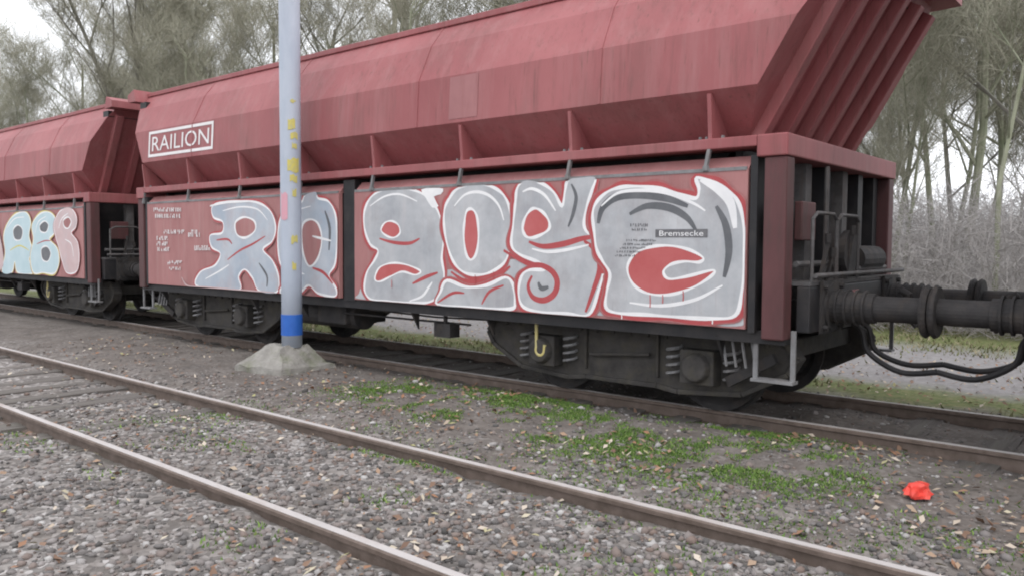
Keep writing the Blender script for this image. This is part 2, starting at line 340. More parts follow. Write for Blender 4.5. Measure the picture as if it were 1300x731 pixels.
# ------------------------------------------------------------ hopper wagon (local: y along, camera side = -x)
HALF = 6.56
def bogie(yc, parent):
    mb = MB(); fr = None
    side = [(-1.80,.60),(-1.66,.78),(-.55,.82),(-.35,.90),(.35,.90),(.55,.82),(1.66,.78),(1.80,.60),(1.72,.46),(1.30,.24),(.65,.19),(.42,.22),(-.42,.22),(-.65,.19),(-1.30,.24),(-1.72,.46)]
    for s in (-1, 1): mb.prism([(yc+a, b) for a, b in side], 'x', s*1.0-.07, s*1.0+.07)
    for s in (-1, 1):
        for (a, b), (c, d) in zip(side, side[1:]+side[:1]): mb.bar((s*1.085, yc+a*.985, b), (s*1.085, yc+c*.985, d), .05, .035, (1,0,0))
        for a in (-1.5, -1.32, -.5, -.3, -.1, .1, .3, .5, 1.32, 1.5): mb.tube([(s*1.06, yc+a, .70), (s*1.09, yc+a, .70)], .024, 6)
        for a in (-.42, .42): mb.bar((s*1.08, yc+a, .30), (s*1.08, yc+a, .80), .03, .05, (1,0,0))
        mb.tube([(s*1.12, yc-.35, .52), (s*1.12, yc+.35, .46)], .022, 6)
    mb.box(-1.0, 1.0, yc-.25, yc+.25, .55, .85); mb.box(-1.0, 1.0, yc-1.58, yc-1.48, .55, .72); mb.box(-1.0, 1.0, yc+1.48, yc+1.58, .55, .72)
    fr = mb.build('bogie', 'grime', parent, bev=.012)
    wpts = [(.40,-.07),(.46,-.065),(.475,-.03),(.49,-.02),(.49,.0)]
    for dy in (-.9, .9):
        for s in (-1, 1):
            mb = MB(); n = 32; prof = [(.0,.03),(.34,.03),(.40,.065),(.458,.065),(.462,-.03),(.49,-.045),(.485,-.07),(.40,-.07),(.34,-.03),(.0,-.03)]
            V = []; Fc = []
            for k in range(n):
                t = 2*math.pi*k/n
                for r_, x_ in prof: V.append((s*(.75+x_), yc+dy+r_*math.cos(t), .462+r_*math.sin(t)))
            m_ = len(prof)
            for k in range(n):
                k2 = (k+1) % n
                for j in range(m_-1): Fc.append((k*m_+j, k*m_+j+1, k2*m_+j+1, k2*m_+j))
            mb.add(V, Fc); mb.build('wheel', 'dark', fr, smooth=False)
            b = MB(); b.box(s*1.13-.10, s*1.13+.10, yc+dy-.17, yc+dy+.17, .30, .62)
            b.tube([(s*1.22, yc+dy, .46), (s*1.29, yc+dy, .46)], [.15, .12], 14)
            b.build('axle_box', 'grime', fr, bev=.015)
            for e in (-.29, .29):
                c = MB(); pts = [(s*1.10+.07*math.cos(t), yc+dy+e+.07*math.sin(t), .34+.3*t/(2*math.pi*4)) for t in np.linspace(0, 2*math.pi*4, 48)]
                c.tube(pts, .016, 5); c.build('spring', 'grey', fr)
        a = MB(); a.tube([(-.9, yc+dy, .462), (.9, yc+dy, .462)], .085, 12); a.build('axle', 'dark', fr)
        for s in (-1, 1):
            b = MB(); e = -1 if dy < 0 else 1
            b.box(s*.75-.05, s*.75+.05, yc+dy-e*.60, yc+dy-e*.50, .34, .62); b.build('brake_shoe', 'dark', fr)
    return fr
def ye(z): return 5.36+.58*(z-2.89)
PROF = [(-1.08,2.42),(-1.53,2.89),(-1.50,3.41),(-1.30,3.84),(-1.05,4.15),(0,4.25),(1.05,4.15),(1.30,3.84),(1.50,3.41),(1.53,2.89),(1.08,2.42)]
def wagon(loc, **k):
    w = thing('hopper_wagon', loc, **k)
    # body: long faceted hopper with sloping ends
    n = len(PROF); v = []; f = []
    secs = [-1, -.55, 0, .55, 1]
    for s in secs: v += [(x, s*ye(z), z) for x, z in PROF]
    for i in range(len(secs)-1):
        for j in range(n): f.append((i*n+j, i*n+(j+1) % n, (i+1)*n+(j+1) % n, (i+1)*n+j))
    f += [tuple(range(n)), tuple((len(secs)-1)*n+i for i in reversed(range(n)))]
    body = MB().add(v, f).build('hopper_body', 'red', w)
    # weld seams and edge strips on the facets
    for y in (-3.8, -1.3, 1.25, 3.75):
        s = MB()
        for (x0, z0), (x1, z1) in zip(PROF[1:4], PROF[2:5]): s.bar((x0-.002, y, z0), (x1-.002, y, z1), .03, .008, (1,0,0))
        s.build('weld_seam', 'red', body)
    # top rim along both sides and round the ends
    r = MB()
    for s in (-1, 1): r.bar((s*1.07, -6.02, 4.13), (s*1.07, 6.02, 4.13), .10, .07)
    r.build('top_rim', 'red', body, bev=.01)
    for s in (-1, 1):
        MB().prism([(s*5.95, 3.99), (s*6.24, 4.0), (s*6.24, 4.12), (s*6.02, 4.2)], 'x', -1.35, 1.35).build('end_rim', 'red', body)
        MB().box(-1.28, 1.28, *sorted((s*5.72, s*5.93)), 3.86, 3.97).build('end_ledge', 'frame', body)
    # end stiffeners down the sloping end walls
    for s in (-1, 1):
        for x in (-1.1, -.66, -.22, .22, .66, 1.1):
            b = MB(); zt = 3.9 if abs(x) < 1.2 else 3.7
            a0 = Vector((x, s*(ye(2.48)+.055), 2.48)); a1 = Vector((x, s*(ye(zt)+.055), zt))
            b.bar(a0, a1, .13, .11, (0,s,0)); b.build('end_rib', 'red', body, bev=.01)
    # lip flange round the foot of the body, with fins above and hangers below
    fl = MB()
    for s in (-1, 1):
        fl.bar((s*1.35, -5.359, 2.435), (s*1.35, 5.359, 2.435), .34, .09)
    fl.build('side_flange', 'red', w, bev=.008)
    for s in (-1, 1):
        e = MB(); e.box(-1.524, 1.524, *sorted((s*5.62, s*5.36)), 2.30, 2.482); e.build('end_beam', 'red', w, bev=.012)
    ribs = [-4.93+1.47*i for i in range(-0, 8)]
    ribs = [y for y in ribs if abs(y) < 5.4]
    for s in (-1, 1):
        for y in ribs:
            b = MB(); b.prism([(s*1.08,2.48),(s*1.50,2.48),(s*1.50,2.53),(s*1.535,2.86),(s*1.50,2.86)], 'y', y-.018, y+.018); b.build('fin', 'red', w)
            for d in (-.09, .06, .12):
                b = MB(); b.tube([(s*1.44, y+d, 2.478), (s*1.44, y+d, 2.51)], .016, 6)
                if s < 0: b.build('bolt', 'grey', w)
            b = MB(); b.bar((s*1.50, y, 2.40), (s*1.505, y+.03, 2.24), .03, .035); b.tube([(s*1.505, y+.03, 2.25), (s*1.505, y+.03, 2.21)], .03, 8); b.build('hanger', 'grey', w)
    # inner hopper, centre sill and underframe
    v = []
    for (xx, yy, z) in ((.55, 3.2, .82), (1.18, 5.0, 2.42)): v += [(-xx,-yy,z),(xx,-yy,z),(xx,yy,z),(-xx,yy,z)]
    MB().add(v, [(3,2,1,0),(4,5,6,7),(0,1,5,4),(1,2,6,5),(2,3,7,6),(3,0,4,7)]).build('inner_hopper', 'frame', w)
    u = MB(); u.box(-.22, .22, -5.6, 5.6, .80, 1.05)
    for s in (-1, 1): u.box(*sorted((s*1.44, s*1.30)), -5.6, 5.6, .76, .868)
    for y in (-4.2, -3.4, 3.4, 4.2, 0): u.box(-1.3, 1.3, y-.08, y+.08, .78, .95)
    u.build('underframe', 'frame', w)
    for y in (-5.0, -2.3, -1.1, 1.1, 2.3, 5.0):
        g_ = MB(); g_.prism([(-1.445,.80),(-1.30,.80),(-1.30,.56)], 'y', y-.012, y+.012); g_.build('gusset', 'dark', w)
    # side panels, two each side with a slot between
    pan = {}
    for s in (-1, 1):
        for e in (-1, 1):
            y0, y1 = sorted((e*.155, e*5.28)); b = MB()
            pr = [(s*1.50,.876),(s*1.50,2.20),(s*1.38,2.325),(s*1.34,2.325),(s*1.44,2.19),(s*1.44,.876)]
            b.prism(pr, 'y', y0, y1); o = b.build('side_panel', 'panel', w)
            if s < 0: pan[e] = o
            c = MB(); c.bar((s*1.497, y0+.01, 2.215), (s*1.497, y1-.01, 2.215), .018, .03); c.build('panel_hinge', 'grey', o)
        MB().box(*sorted((s*1.36, s*1.46)), -.11, .11, .85, 2.36).build('centre_post', 'frame', w)
        for e in (-1, 1):
            b = MB(); b.box(*sorted((s*1.36, s*1.492)), *sorted((e*5.30, e*5.36)), .85, 2.32); b.build('panel_edge_strip', 'frame', w)
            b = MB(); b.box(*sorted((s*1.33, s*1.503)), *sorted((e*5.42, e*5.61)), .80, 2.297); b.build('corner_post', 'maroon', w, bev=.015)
            b = MB(); b.bar((s*1.28, e*5.2, .9), (s*1.2, e*4.2, 2.3), .08, .08); b.build('brace', 'frame', w)
    for e in (-1, 1):
        # end structure below the beam
        for x, m_ in ((-.72,'steel'),(-.25,'frame'),(.25,'steel'),(.72,'frame'),(1.22,'frame')):
            b = MB(); b.box(x-.07, x+.07, *sorted((e*5.38, e*5.50)), 1.22, 2.298); b.build('end_post', m_, w)
        MB().box(-1.25, 1.25, *sorted((e*5.05, e*5.12)), 1.0, 2.40).build('end_plate', 'frame', w)
        h = MB(); h.box(-1.33, 1.33, *sorted((e*5.645, e*5.76)), .86, 1.24); h.build('headstock', 'frame', w, bev=.01)
        p = MB(); p.box(-1.31, 1.31, *sorted((e*5.42, e*5.75)), 1.245, 1.275)
        p.build('end_platform', 'steel', w)
        g = MB()
        for x in (-1.2, -.6): g.tube([(x, e*5.72, 1.27), (x, e*5.72, 1.80), (x+.1, e*5.72, 1.85), (x+.5, e*5.72, 1.85), (x+.58, e*5.72, 1.80), (x+.58, e*5.72, 1.27)], .016, 8)
        g.build('hand_rail', 'steel', w)
        d = MB(); d.tube([(-.2, e*5.66, 1.52), (-.2, e*5.72, 1.52)], .20, 20); d.build('brake_wheel', 'dark', w)
        cy = MB(); cy.tube([(.35, e*5.55, 1.45), (1.05, e*5.55, 1.45)], .13, 16); cy.build('brake_cylinder', 'dark', w, smooth=False)
        for s in (-1, 1):
            b = MB(); b.tube([(s*.875, e*5.758, 1.06), (s*.875, e*5.80, 1.06), (s*.875, e*5.80, 1.06), (s*.875, e*6.14, 1.06)], [.20, .20, .135, .125], 24)
            b.tube([(s*.875, e*6.10, 1.06), (s*.875, e*6.51, 1.06)], .105, 24); b.box(s*.875-.24, s*.875+.24, *sorted((e*5.761, e*5.785)), .84, 1.28)
            for q1 in (-.19, .19):
                for q2 in (-.17, .17): b.tube([(s*.875+q1, e*5.78, 1.06+q2), (s*.875+q1, e*5.82, 1.06+q2)], .026, 6)
            for q1 in np.linspace(5.84, 6.06, 4): b.tube([(s*.875, e*q1, 1.06), (s*.875, e*(q1+.018), 1.06)], .152, 24)
            bo = b.build('buffer', 'dark', w)
            hd = MB(); hd.tube([(s*.875, e*6.505, 1.06), (s*.875, e*6.53, 1.06), (s*.875, e*6.555, 1.06)], [.20, .215, .19], 28); hd.build('buffer_head', 'dark', bo)
            st = MB(); zz = .42
            st.box(*sorted((s*1.34, s*1.46)), *sorted((e*5.32, e*5.68)), .44, .465)
            for yy in (5.34, 5.66): st.bar((s*1.40, e*yy, .45), (s*1.40, e*yy, .88), .04, .02)
            st.build('foot_step', 'grey', w)
            for q in range(3):
                pass
        for x_, zt_ in ((-.95, 1.62), (-.82, 1.5), (-.30, 1.7)):
            lv = MB(); lv.bar((x_, e*5.70, 1.26), (x_+.06, e*5.74, zt_), .035, .02); lv.tube([(x_+.06, e*5.74, zt_-.02), (x_+.06, e*5.74, zt_+.06)], .028, 8)
            lv.build('valve_lever', 'dark', w)
        pp = MB(); pp.tube([(-1.25, e*5.60, 1.42), (-.4, e*5.60, 1.42), (-.3, e*5.62, 1.36), (1.2, e*5.62, 1.36)], .026, 8); pp.tube([(-1.28, e*5.78, 1.33), (1.28, e*5.78, 1.33)], .02, 8); pp.tube([(-.55, e*5.60, 1.3), (-.55, e*5.60, 2.28)], .022, 8)
        pp.build('air_pipe', 'steel', w)
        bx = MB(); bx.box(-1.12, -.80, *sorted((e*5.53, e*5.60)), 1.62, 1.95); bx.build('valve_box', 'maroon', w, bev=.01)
        pn = MB(); pn.box(-.34, -.12, *sorted((e*5.765, e*5.772)), .92, 1.18); pn.build('headstock_plate', 'panel', w)
        cp = MB(); cp.bar((0, e*5.75, 1.05), (0, e*6.05, 1.05), .08, .12); cp.tube([(0, e*6.03, 1.05), (0, e*6.15, 1.06), (0, e*6.17, 1.14), (0, e*6.10, 1.18)], .035, 10)
        cp.tube([(-.05, e*6.12, 1.0), (-.05, e*6.25, .86), (.05, e*6.25, .86), (.05, e*6.12, 1.0)], .022, 8); cp.build('coupling', 'dark', w)
        for x, dz in ((-.42, .30), (-.62, .16)):
            hs = MB(); pts = smooth_pts3([(x, e*5.77, .96), (x, e*5.95, .86), (x, e*6.02, .66), (x, e*6.28, .47+dz*.3), (x, e*6.559, .50+dz*.3)])
            hs.tube(pts, .024, 8); hs.build('brake_hose', 'frame', w)
    for e in (-1, 1): bogie(e*3.80, w)
    # brake gear, reservoirs and discharge gear between the bogies
    t = MB(); t.tube([(-1.0, .25, .62), (-1.0, 1.75, .62)], .19, 18); t.build('air_reservoir', 'dark', w)
    t = MB(); t.box(-1.25, -.55, .35, .95, .50, .78); t.build('equipment_box', 'dark', w, bev=.02)
    t = MB(); t.tube([(-1.25, -1.9, .66), (-1.25, .4, .66)], .014, 6); t.tube([(-1.30, -1.55, .77), (-1.30, -1.55, .55)], .025, 8); t.box(-1.36, -1.2, -1.68, -1.42, .50, .66); t.build('brake_lever', 'dark', w)
    t = MB(); t.tube([(-1.3, -2.2, .74), (-1.3, -1.4, .72), (-1.3, -.2, .74)], .012, 6); t.build('brake_rod', 'dark', w)
    t = MB(); pts = [(-1.26, -2.86, .80), (-1.28, -2.88, .50)] + [(-1.28, -2.93+.055*math.cos(a), .47+.055*math.sin(a)) for a in np.linspace(0, -math.pi, 8)] + [(-1.28, -2.99, .53)]
    t.tube(pts, .018, 8); t.build('brake_handle', 'yellow', w)
    for e in (-1, 1):
        t = MB()
        for k_ in range(4): t.tube([(-1.30, e*(4.98+.09*k_), .80), (-1.32, e*(5.04+.09*k_), .52)], .013, 6)
        t.build('pipe_bundle', 'grey', w)
        MB().bar((-1.25, e*5.45, .62), (-1.2, e*5.0, .36), .05, .09).build('step_bracket', 'dark', w)
    return w, pan
def smooth_pts3(pts, sub=6):
    out = []; n = len(pts); g = lambda k: pts[max(0, min(n-1, k))]
    for i in range(n-1):
        p0, p1, p2, p3 = g(i-1), g(i), g(i+1), g(i+2)
        for s in range(sub):
            t = s/sub
            out.append(tuple(.5*((2*p1[k])+(-p0[k]+p2[k])*t+(2*p0[k]-5*p1[k]+4*p2[k]-p3[k])*t*t+(-p0[k]+3*p1[k]-3*p2[k]+p3[k])*t**3) for k in range(3)))
    return out+[tuple(pts[-1])]
YA = 8.15
wa, panA = wagon((XC, YA, 0), label='red hopper wagon nearest the grey post, long grey graffiti letters on its side', cat='freight wagon', group='coupled red hopper wagons')
wb = copy_tree(wa); wb.location = (XC, YA+2*HALF, 0)
wb['label'] = 'red hopper wagon at the far left, pale blue and pink graffiti on its side panel'
wc = copy_tree(wa); wc.location = (XC, YA-2*HALF, 0)
wc['label'] = 'red hopper wagon cut off by the right picture edge, only its corner showing'
panB = [o for o in wb.children if o.name.startswith('side_panel') and min(v.co.x for v in o.data.vertices) < -1 and min(v.co.y for v in o.data.vertices) < -1][0]

# ------------------------------------------------------------ graffiti on the wagon nearest the post
def P(pts, yo=YA):
    o = []
    for a, b in pts:
        v = onX(a, b, SIDE); o.append((v.y-yo, max(.885, v.z)))
    return o
PX = .0085                                             # metres per photo pixel near the middle of the panel
X0 = -1.503
def letter(pan, outer, fill, holes=(), lines=(), yo=YA, out='redline', ow=5.5, lw=3.6, holem='redhole', hl=2.2):
    o = P(outer, yo)
    if out: ribbon('graffiti_overspray', o, ow*2.7*PX, 'halo', pan, lay())
    if out: ribbon('graffiti_outline', o, ow*2*PX, out, pan, lay())
    a = blob('graffiti_letter', o, fill, pan, lay())
    ribbon('graffiti_highlight', o, lw*PX, 'line', pan, lay())
    for h in holes:
        hp = P(h, yo); blob('graffiti_gap', hp, holem, pan, lay())
        ribbon('graffiti_highlight', hp, hl*PX*1.6, 'line', pan, lay())
    for pts, wd, m in lines:
        ribbon('graffiti_stroke', P(pts, yo), wd*PX, m, pan, lay(), closed=False, taper=True)
    return a
pr, pl = panA[-1], panA[1]
# lower field of silver paint tying the letters together
blob('graffiti_ground', P([(458,398),(456,372),(470,350),(520,345),(575,342),(640,330),(700,330),(760,320),(850,300),(930,300),(944,340),(944,400),(935,414),(860,408),(760,400),(640,391),(540,384)]), 'fill', pr, lay())
letter(pr, [(470,310),(463,290),(463,268),(471,251),(486,241),(503,238),(524,241),(542,250),(554,264),(561,284),(563,306),(561,328),(564,350),(559,372),(546,383),(524,386),(492,385),(472,381),(463,368),(466,346),(476,330),(480,318)], 'fill',
       [[(484,292),(489,283),(498,281),(506,286),(508,296),(500,302),(490,299)], [(477,349),(483,339),(498,334),(516,336),(534,344),(527,349),(511,345),(496,351),(484,357),(477,356)]],
       [([(482,303),(500,308),(520,309),(533,303)], 5, 'redline'), ([(520,382),(536,376),(545,364),(549,358)], 4, 'line'), ([(524,360),(540,352),(556,346)], 5, 'redline'), ([(470,262),(488,250),(508,247),(530,256)], 3, 'line')], hl=1.6)
blob('graffiti_serif', P([(535,241),(550,239),(563,240),(560,247),(551,250),(557,262),(549,264),(541,252)]), 'line', pr, lay(), 2)
letter(pr, [(571,252),(580,241),(597,235),(615,235),(630,240),(641,250),(648,267),(650,290),(647,316),(640,334),(622,346),(604,349),(588,345),(576,332),(568,310),(564,285),(565,265)], 'fill',
       [[(593,268),(600,266),(606,276),(608,300),(605,322),(598,330),(592,322),(589,300),(590,282)]],
       [([(577,262),(590,248),(606,244),(622,249),(634,262),(640,280)], 4, 'line'), ([(573,345),(590,356),(612,357),(634,349),(648,338)], 6, 'redline')])
letter(pr, [(568,356),(592,364),(618,362),(642,352),(652,362),(654,382),(648,392),(600,390),(556,387),(560,370)], 'fill', [], [([(556,384),(575,372),(590,372)], 4, 'redline'), ([(612,386),(622,370),(640,362)], 4, 'redline')], ow=4, lw=4)
letter(pr, [(655,256),(657,240),(664,231),(676,230),(690,234),(704,245),(714,262),(718,242),(722,229),(738,226),(756,226),(752,242),(745,264),(742,286),(750,298),(769,297),(772,308),(768,340),(760,370),(748,399),(722,398),(690,396),(666,390),(659,374),(662,352),(672,343),(692,342),(684,333),(660,323),(650,311),(652,286)], 'fill',
       [[(664,290),(667,277),(674,267),(681,265),(690,270),(697,280),(698,290),(690,297),(677,302),(668,300)]],
       [([(676,350),(671,363),(677,377),(691,381),(704,373),(708,358),(702,345),(688,337),(668,334),(640,318)], 8, 'redline'),
        ([(672,307),(690,313),(715,310),(740,303),(766,299)], 7, 'redline'), ([(742,306),(756,318),(762,340),(754,368),(744,396)], 7, 'redline'), ([(758,346),(770,344),(784,347)], 6, 'redline'),
        ([(684,358),(688,366),(697,364)], 6, 'shade'), ([(726,234),(732,250),(728,272),(722,288)], 5, 'shade'), ([(664,244),(676,240),(692,248),(706,268)], 4, 'line'),
        ([(676,316),(696,320),(722,317),(748,311)], 4, 'line')])
letter(pr, [(755,294),(753,272),(758,257),(772,244),(790,238),(812,237),(840,240),(864,247),(884,252),(888,240),(885,226),(906,232),(926,243),(939,260),(945,290),(946,330),(942,372),(934,400),(905,404),(860,402),(820,399),(785,397),(770,390),(771,370),(775,348),(766,332),(758,316)], 'fill',
       [[(797,340),(806,323),(825,314),(850,312),(875,317),(893,327),(888,333),(870,332),(852,336),(843,345),(850,354),(872,351),(905,343),(904,350),(880,365),(850,374),(822,372),(804,360)]],
       [([(760,284),(766,264),(784,250),(812,247),(846,252),(874,262)], 10, 'shade'), ([(800,272),(822,262),(850,264),(872,276),(884,292)], 8, 'shade'), ([(764,262),(784,246),(812,242),(846,245),(880,258),(896,268)], 4, 'line'),
        ([(890,228),(912,240),(928,258),(934,290)], 10, 'line'), ([(910,262),(922,286),(926,320),(920,352)], 8, 'shade'), ([(800,384),(840,388),(884,380),(918,362)], 4, 'line')], hl=1.8)
for a_, b_, l_, m_ in ((500,386,14,'line'),(531,389,9,'line'),(604,349,13,'redline'),(627,345,10,'redline'),(690,398,8,'line'),(716,398,7,'line'),(826,374,16,'redhole'),(842,374,11,'redhole'),(868,369,13,'redhole'),(905,404,7,'line'),(790,398,9,'line'),(498,355,10,'redhole')):
    ribbon('graffiti_drip', P([(a_,b_),(a_+.3,b_+l_*.6),(a_,b_+l_)]), 1.1*PX, m_, pr, lay(), closed=False, sub=1, taper=False)
# stencilled labels printed on the panel
def stencil(pan, px0, px1, py, hpx, m, yo=YA, blocks=6):   # worn print too small to read: broken thin strokes
    mb = MB(); x = lay(); rs = random.Random(int(px0*7+py)); px = px0
    while px < px1-.5:
        wd_ = rs.choice((.8, 1.0, 1.3)); k = rs.random(); t0 = 0 if k < .7 else hpx*.4; t1 = hpx if k > .15 else hpx*.6
        bits = [(px, px+wd_, py+t0, py+t1)]
        if rs.random() < .7: q = rs.choice((0, .42, .8)); bits.append((px+wd_, min(px1, px+wd_+rs.uniform(.4, 1.0)), py+hpx*q, py+hpx*(q+.2)))
        for a0_, a1_, b0_, b1_ in bits:
            a = P([(a0_, b0_), (a1_, b1_)], yo); y0, y1 = sorted((a[0][0], a[1][0])); z1, z0 = a[0][1], a[1][1]
            mb.add([(x,y0,z0),(x,y1,z0),(x,y1,z1),(x,y0,z1)], [(0,1,2,3)])
        px += wd_+rs.choice((.7, .9, 1.2, 2.2))
    return mb.build('stencil_print', m, pan)
def text(name, s, m, parent, pts, x, yo=YA, slope=0):   # flat lettering filling the box between two photo points on plane x
    cu = bpy.data.curves.new(name, 'FONT'); cu.body = s; cu.align_x = 'LEFT'; cu.fill_mode = 'FRONT'; cu.resolution_u = 3
    t = bpy.data.objects.new(name, cu); C.objects.link(t); bpy.context.view_layer.update()
    me = bpy.data.meshes.new_from_object(t.evaluated_get(bpy.context.evaluated_depsgraph_get())); bpy.data.objects.remove(t)
    co_ = np.array([v.co[:] for v in me.vertices]); mn, mx = co_.min(0), co_.max(0)
    (ya, za), (yb, zb) = pts                            # ya = left (far) end, za top, zb bottom
    for v in me.vertices:
        u_ = (v.co.x-mn[0])/(mx[0]-mn[0]); w_ = (v.co.y-mn[1])/(mx[1]-mn[1])
        xx = x if not callable(x) else x(zb+(za-zb)*w_)
        v.co = (xx, ya+(yb-ya)*u_, zb+(za-zb)*w_)
    me.materials.clear(); me.materials.append(MT[m]); o = bpy.data.objects.new(name, me); C.objects.link(o); o.parent = parent; return o
lab = P([(833,291.5),(899,301.5)])
y1, z1, y0, z0 = lab[0][0], lab[0][1], lab[1][0], lab[1][1]; xx = lay()
MB().add([(xx,y0,z0),(xx,y1,z0),(xx,y1,z1),(xx,y0,z1)], [(0,1,2,3)]).build('stencil_plate', 'ink', pr)
text('stencil_lettering', 'Bremsecke', 'line', pr, [(y1-.04, z1-.012), (y0+.04, z0+.012)], lay())
stencil(pr, 801, 824, 284, 4, 'ink', blocks=3); stencil(pr, 803, 822, 290, 3, 'ink', blocks=4)
for i, (a, b) in enumerate(((800,842),(796,836),(792,830),(788,822),(786,815))): stencil(pr, a-4, b-8, 304+i*4.8, 2.6, 'ink', blocks=5-(i > 2))
# far half of the same side: stencils and paler blue letters behind the post
for a, b, y_, h_, n_ in ((196,231,264,5,7),(198,230,272,5,8),(209,235,292,5,4),(240,255,292,9,2),(200,215,300,5,2),(200,215,307,5,2),(248,279,312,6,5),(201,216,314,5,2),(214,232,331,5,3),(216,230,339,4,2)): stencil(pl, a, b, y_, h_, 'white', blocks=n_)
letter(pl, [(250,362),(256,345),(274,337),(281,322),(270,314),(268,299),(283,296),(284,282),(272,276),(272,261),(298,256),(326,257),(344,268),(351,288),(347,306),(335,317),(347,331),(355,352),(352,371),(330,369),(322,353),(312,342),(304,351),(306,367),(280,366)], 'fillb',
       [[(300,283),(311,276),(324,281),(325,293),(313,302),(302,298)]],
       [([(290,330),(306,318),(322,310),(338,300)], 4, 'redline'), ([(262,354),(280,344),(292,336)], 3, 'line'), ([(284,268),(306,263),(328,266),(341,280)], 3, 'line'), ([(330,334),(340,350),(340,364)], 5, 'shade'), ([(276,305),(290,304),(296,310)], 4, 'redline')], out='redline', ow=4, lw=3.2, holem='panel')
letter(pl, [(357,372),(364,352),(356,330),(354,300),(358,276),(371,261),(384,257),(389,248),(402,244),(405,252),(418,256),(427,272),(429,300),(427,334),(419,350),(428,366),(426,376),(405,372),(393,362),(379,374)], 'fillb',
       [[(385,288),(394,279),(405,284),(410,304),(405,328),(394,338),(386,320)]],
       [([(364,296),(366,280),(378,268),(396,262)], 3, 'line'), ([(414,268),(420,290),(419,318)], 6, 'shade'), ([(398,340),(412,346),(424,360)], 5, 'redline'), ([(366,362),(374,346),(388,348)], 4, 'line'), ([(398,300),(410,303),(422,306)], 4, 'line')], out='redline', ow=4, lw=3.2, holem='panel')
ribbon('graffiti_stroke', P([(268,262),(290,257),(318,256)]), 5*PX, 'line', pl, lay(), closed=False, taper=True)
ribbon('graffiti_stroke', P([(232,352),(240,366),(262,371),(300,374),(350,377)]), 4*PX, 'fillp', pl, lay(), closed=False, taper=True)
# wagon at the far left: cyan letters with yellow rims and pink letters
YB = YA+2*HALF
letter(panB, [(4,345),(8,322),(6,300),(12,282),(22,272),(34,270),(40,282),(38,300),(42,318),(38,330),(44,346),(24,346),(20,332),(16,346)], 'cyan',
       [[(18,292),(24,286),(30,292),(28,304),(20,304)]], [([(10,290),(20,278),(32,276)], 3, 'line'), ([(14,318),(26,312),(38,318)], 4, 'yline')], yo=YB, out='yline', ow=4, lw=3, holem='shade')
letter(panB, [(44,346),(40,326),(44,304),(42,286),(52,272),(64,270),(72,280),(70,296),(64,304),(74,316),(76,334),(70,347),(56,346)], 'cyan',
       [[(52,286),(58,281),(63,286),(60,295),(53,294)],[(54,316),(61,313),(66,322),(62,332),(55,329)]], [([(46,296),(50,282),(60,275)], 3, 'line'), ([(48,310),(58,306),(66,306)], 3, 'redline')], yo=YB, out='yline', ow=4, lw=3, holem='shade')
letter(panB, [(72,300),(70,284),(78,268),(90,264),(98,274),(98,288),(92,296),(100,308),(102,330),(98,345),(86,346),(80,330),(76,314)], 'fillp', [[(82,280),(88,276),(92,282),(88,290),(83,288)]], [([(84,304),(92,310),(95,326)], 3, 'line'), ([(76,290),(80,278),(88,271)], 3, 'line')], yo=YB, out='redline', ow=3, lw=2.6, holem='panel')
letter(panB, [(-60,345),(-50,290),(-30,268),(-8,272),(0,292),(1,345)], 'fillp', [[(-34,300),(-24,292),(-18,306),(-28,314)]], [], yo=YB, out='redline', ow=3, lw=3, holem='panel')

# company plate on the hopper and a repainted patch
bodyA = [o for o in wa.children if o.name.startswith('hopper_body')][0]
def facet_x(z): return -1.53+.03*(z-2.89)/.52-.006
A_ = onX(190, 170, SIDE); B_ = onX(272, 160, SIDE)
ly, ry = A_.y-YA, B_.y-YA
zt, zb = 3.38, 2.96
fm = MB()
def fquad(y0, y1, z0, z1): fm.add([(facet_x(z0), y0, z0), (facet_x(z0), y1, z0), (facet_x(z1), y1, z1), (facet_x(z1), y0, z1)], [(0,1,2,3)])
fquad(ry, ly, zt-.045, zt); fquad(ry, ly, zb, zb+.045); fquad(ly-.05, ly, zb+.045, zt-.045); fquad(ry, ry+.05, zb+.045, zt-.045)
fm.build('company_frame', 'white', bodyA)
text('company_lettering', 'RAILION', 'white', bodyA, [(ly-.12, zt-.09), (ry+.12, zb+.09)], facet_x)

pa_, pb_ = onX(572, 120, SIDE).y-YA, onX(608, 120, SIDE).y-YA
MB().add([(facet_x(2.93)+.002, pb_, 2.93), (facet_x(2.93)+.002, pa_, 2.93), (facet_x(3.39)+.002, pa_, 3.39), (facet_x(3.39)+.002, pb_, 3.39)], [(0,1,2,3)]).build('paint_patch', 'patch', bodyA)

# ------------------------------------------------------------ grey post in front of the wagons
base = onZ(371, 467, -.05); pz = -.07
post = thing('steel_post', (base.x, base.y, pz), label='grey blue steel post with yellow sticker scraps on a concrete foot', cat='post')
PR = .13
b = MB(); b.tube([(0,0,.30), (0,0,1.2), (0,0,5.0), (0,0,8.2)], [PR, PR, PR*1.02, PR*1.02], 28); pc = b.build('pole', 'pole', post, smooth=False)
pc.data.polygons.foreach_set('use_smooth', [len(p.vertices) == 4 for p in pc.data.polygons])
b = MB(); v = []
for hw, z in ((.45,-.12),(.44,.08),(.40,.11),(.21,.27),(.15,.33)): v += [(-hw,-hw,z),(hw,-hw,z),(hw,hw,z),(-hw,hw,z)]
v = [(x+random.uniform(-.035,.035), y+random.uniform(-.035,.035), z+random.uniform(-.012,.012)) for x, y, z in v]
f = [(3,2,1,0), (16,17,18,19)]
for i in range(4):
    for j in range(4): f.append((i*4+j, i*4+(j+1) % 4, (i+1)*4+(j+1) % 4, (i+1)*4+j))
ft = b.add(v, f).build('concrete_foot', 'conc', post); ft.rotation_euler.z = R(6); ft.location = (-.05, .06, 0)
from mathutils import noise as mnoise
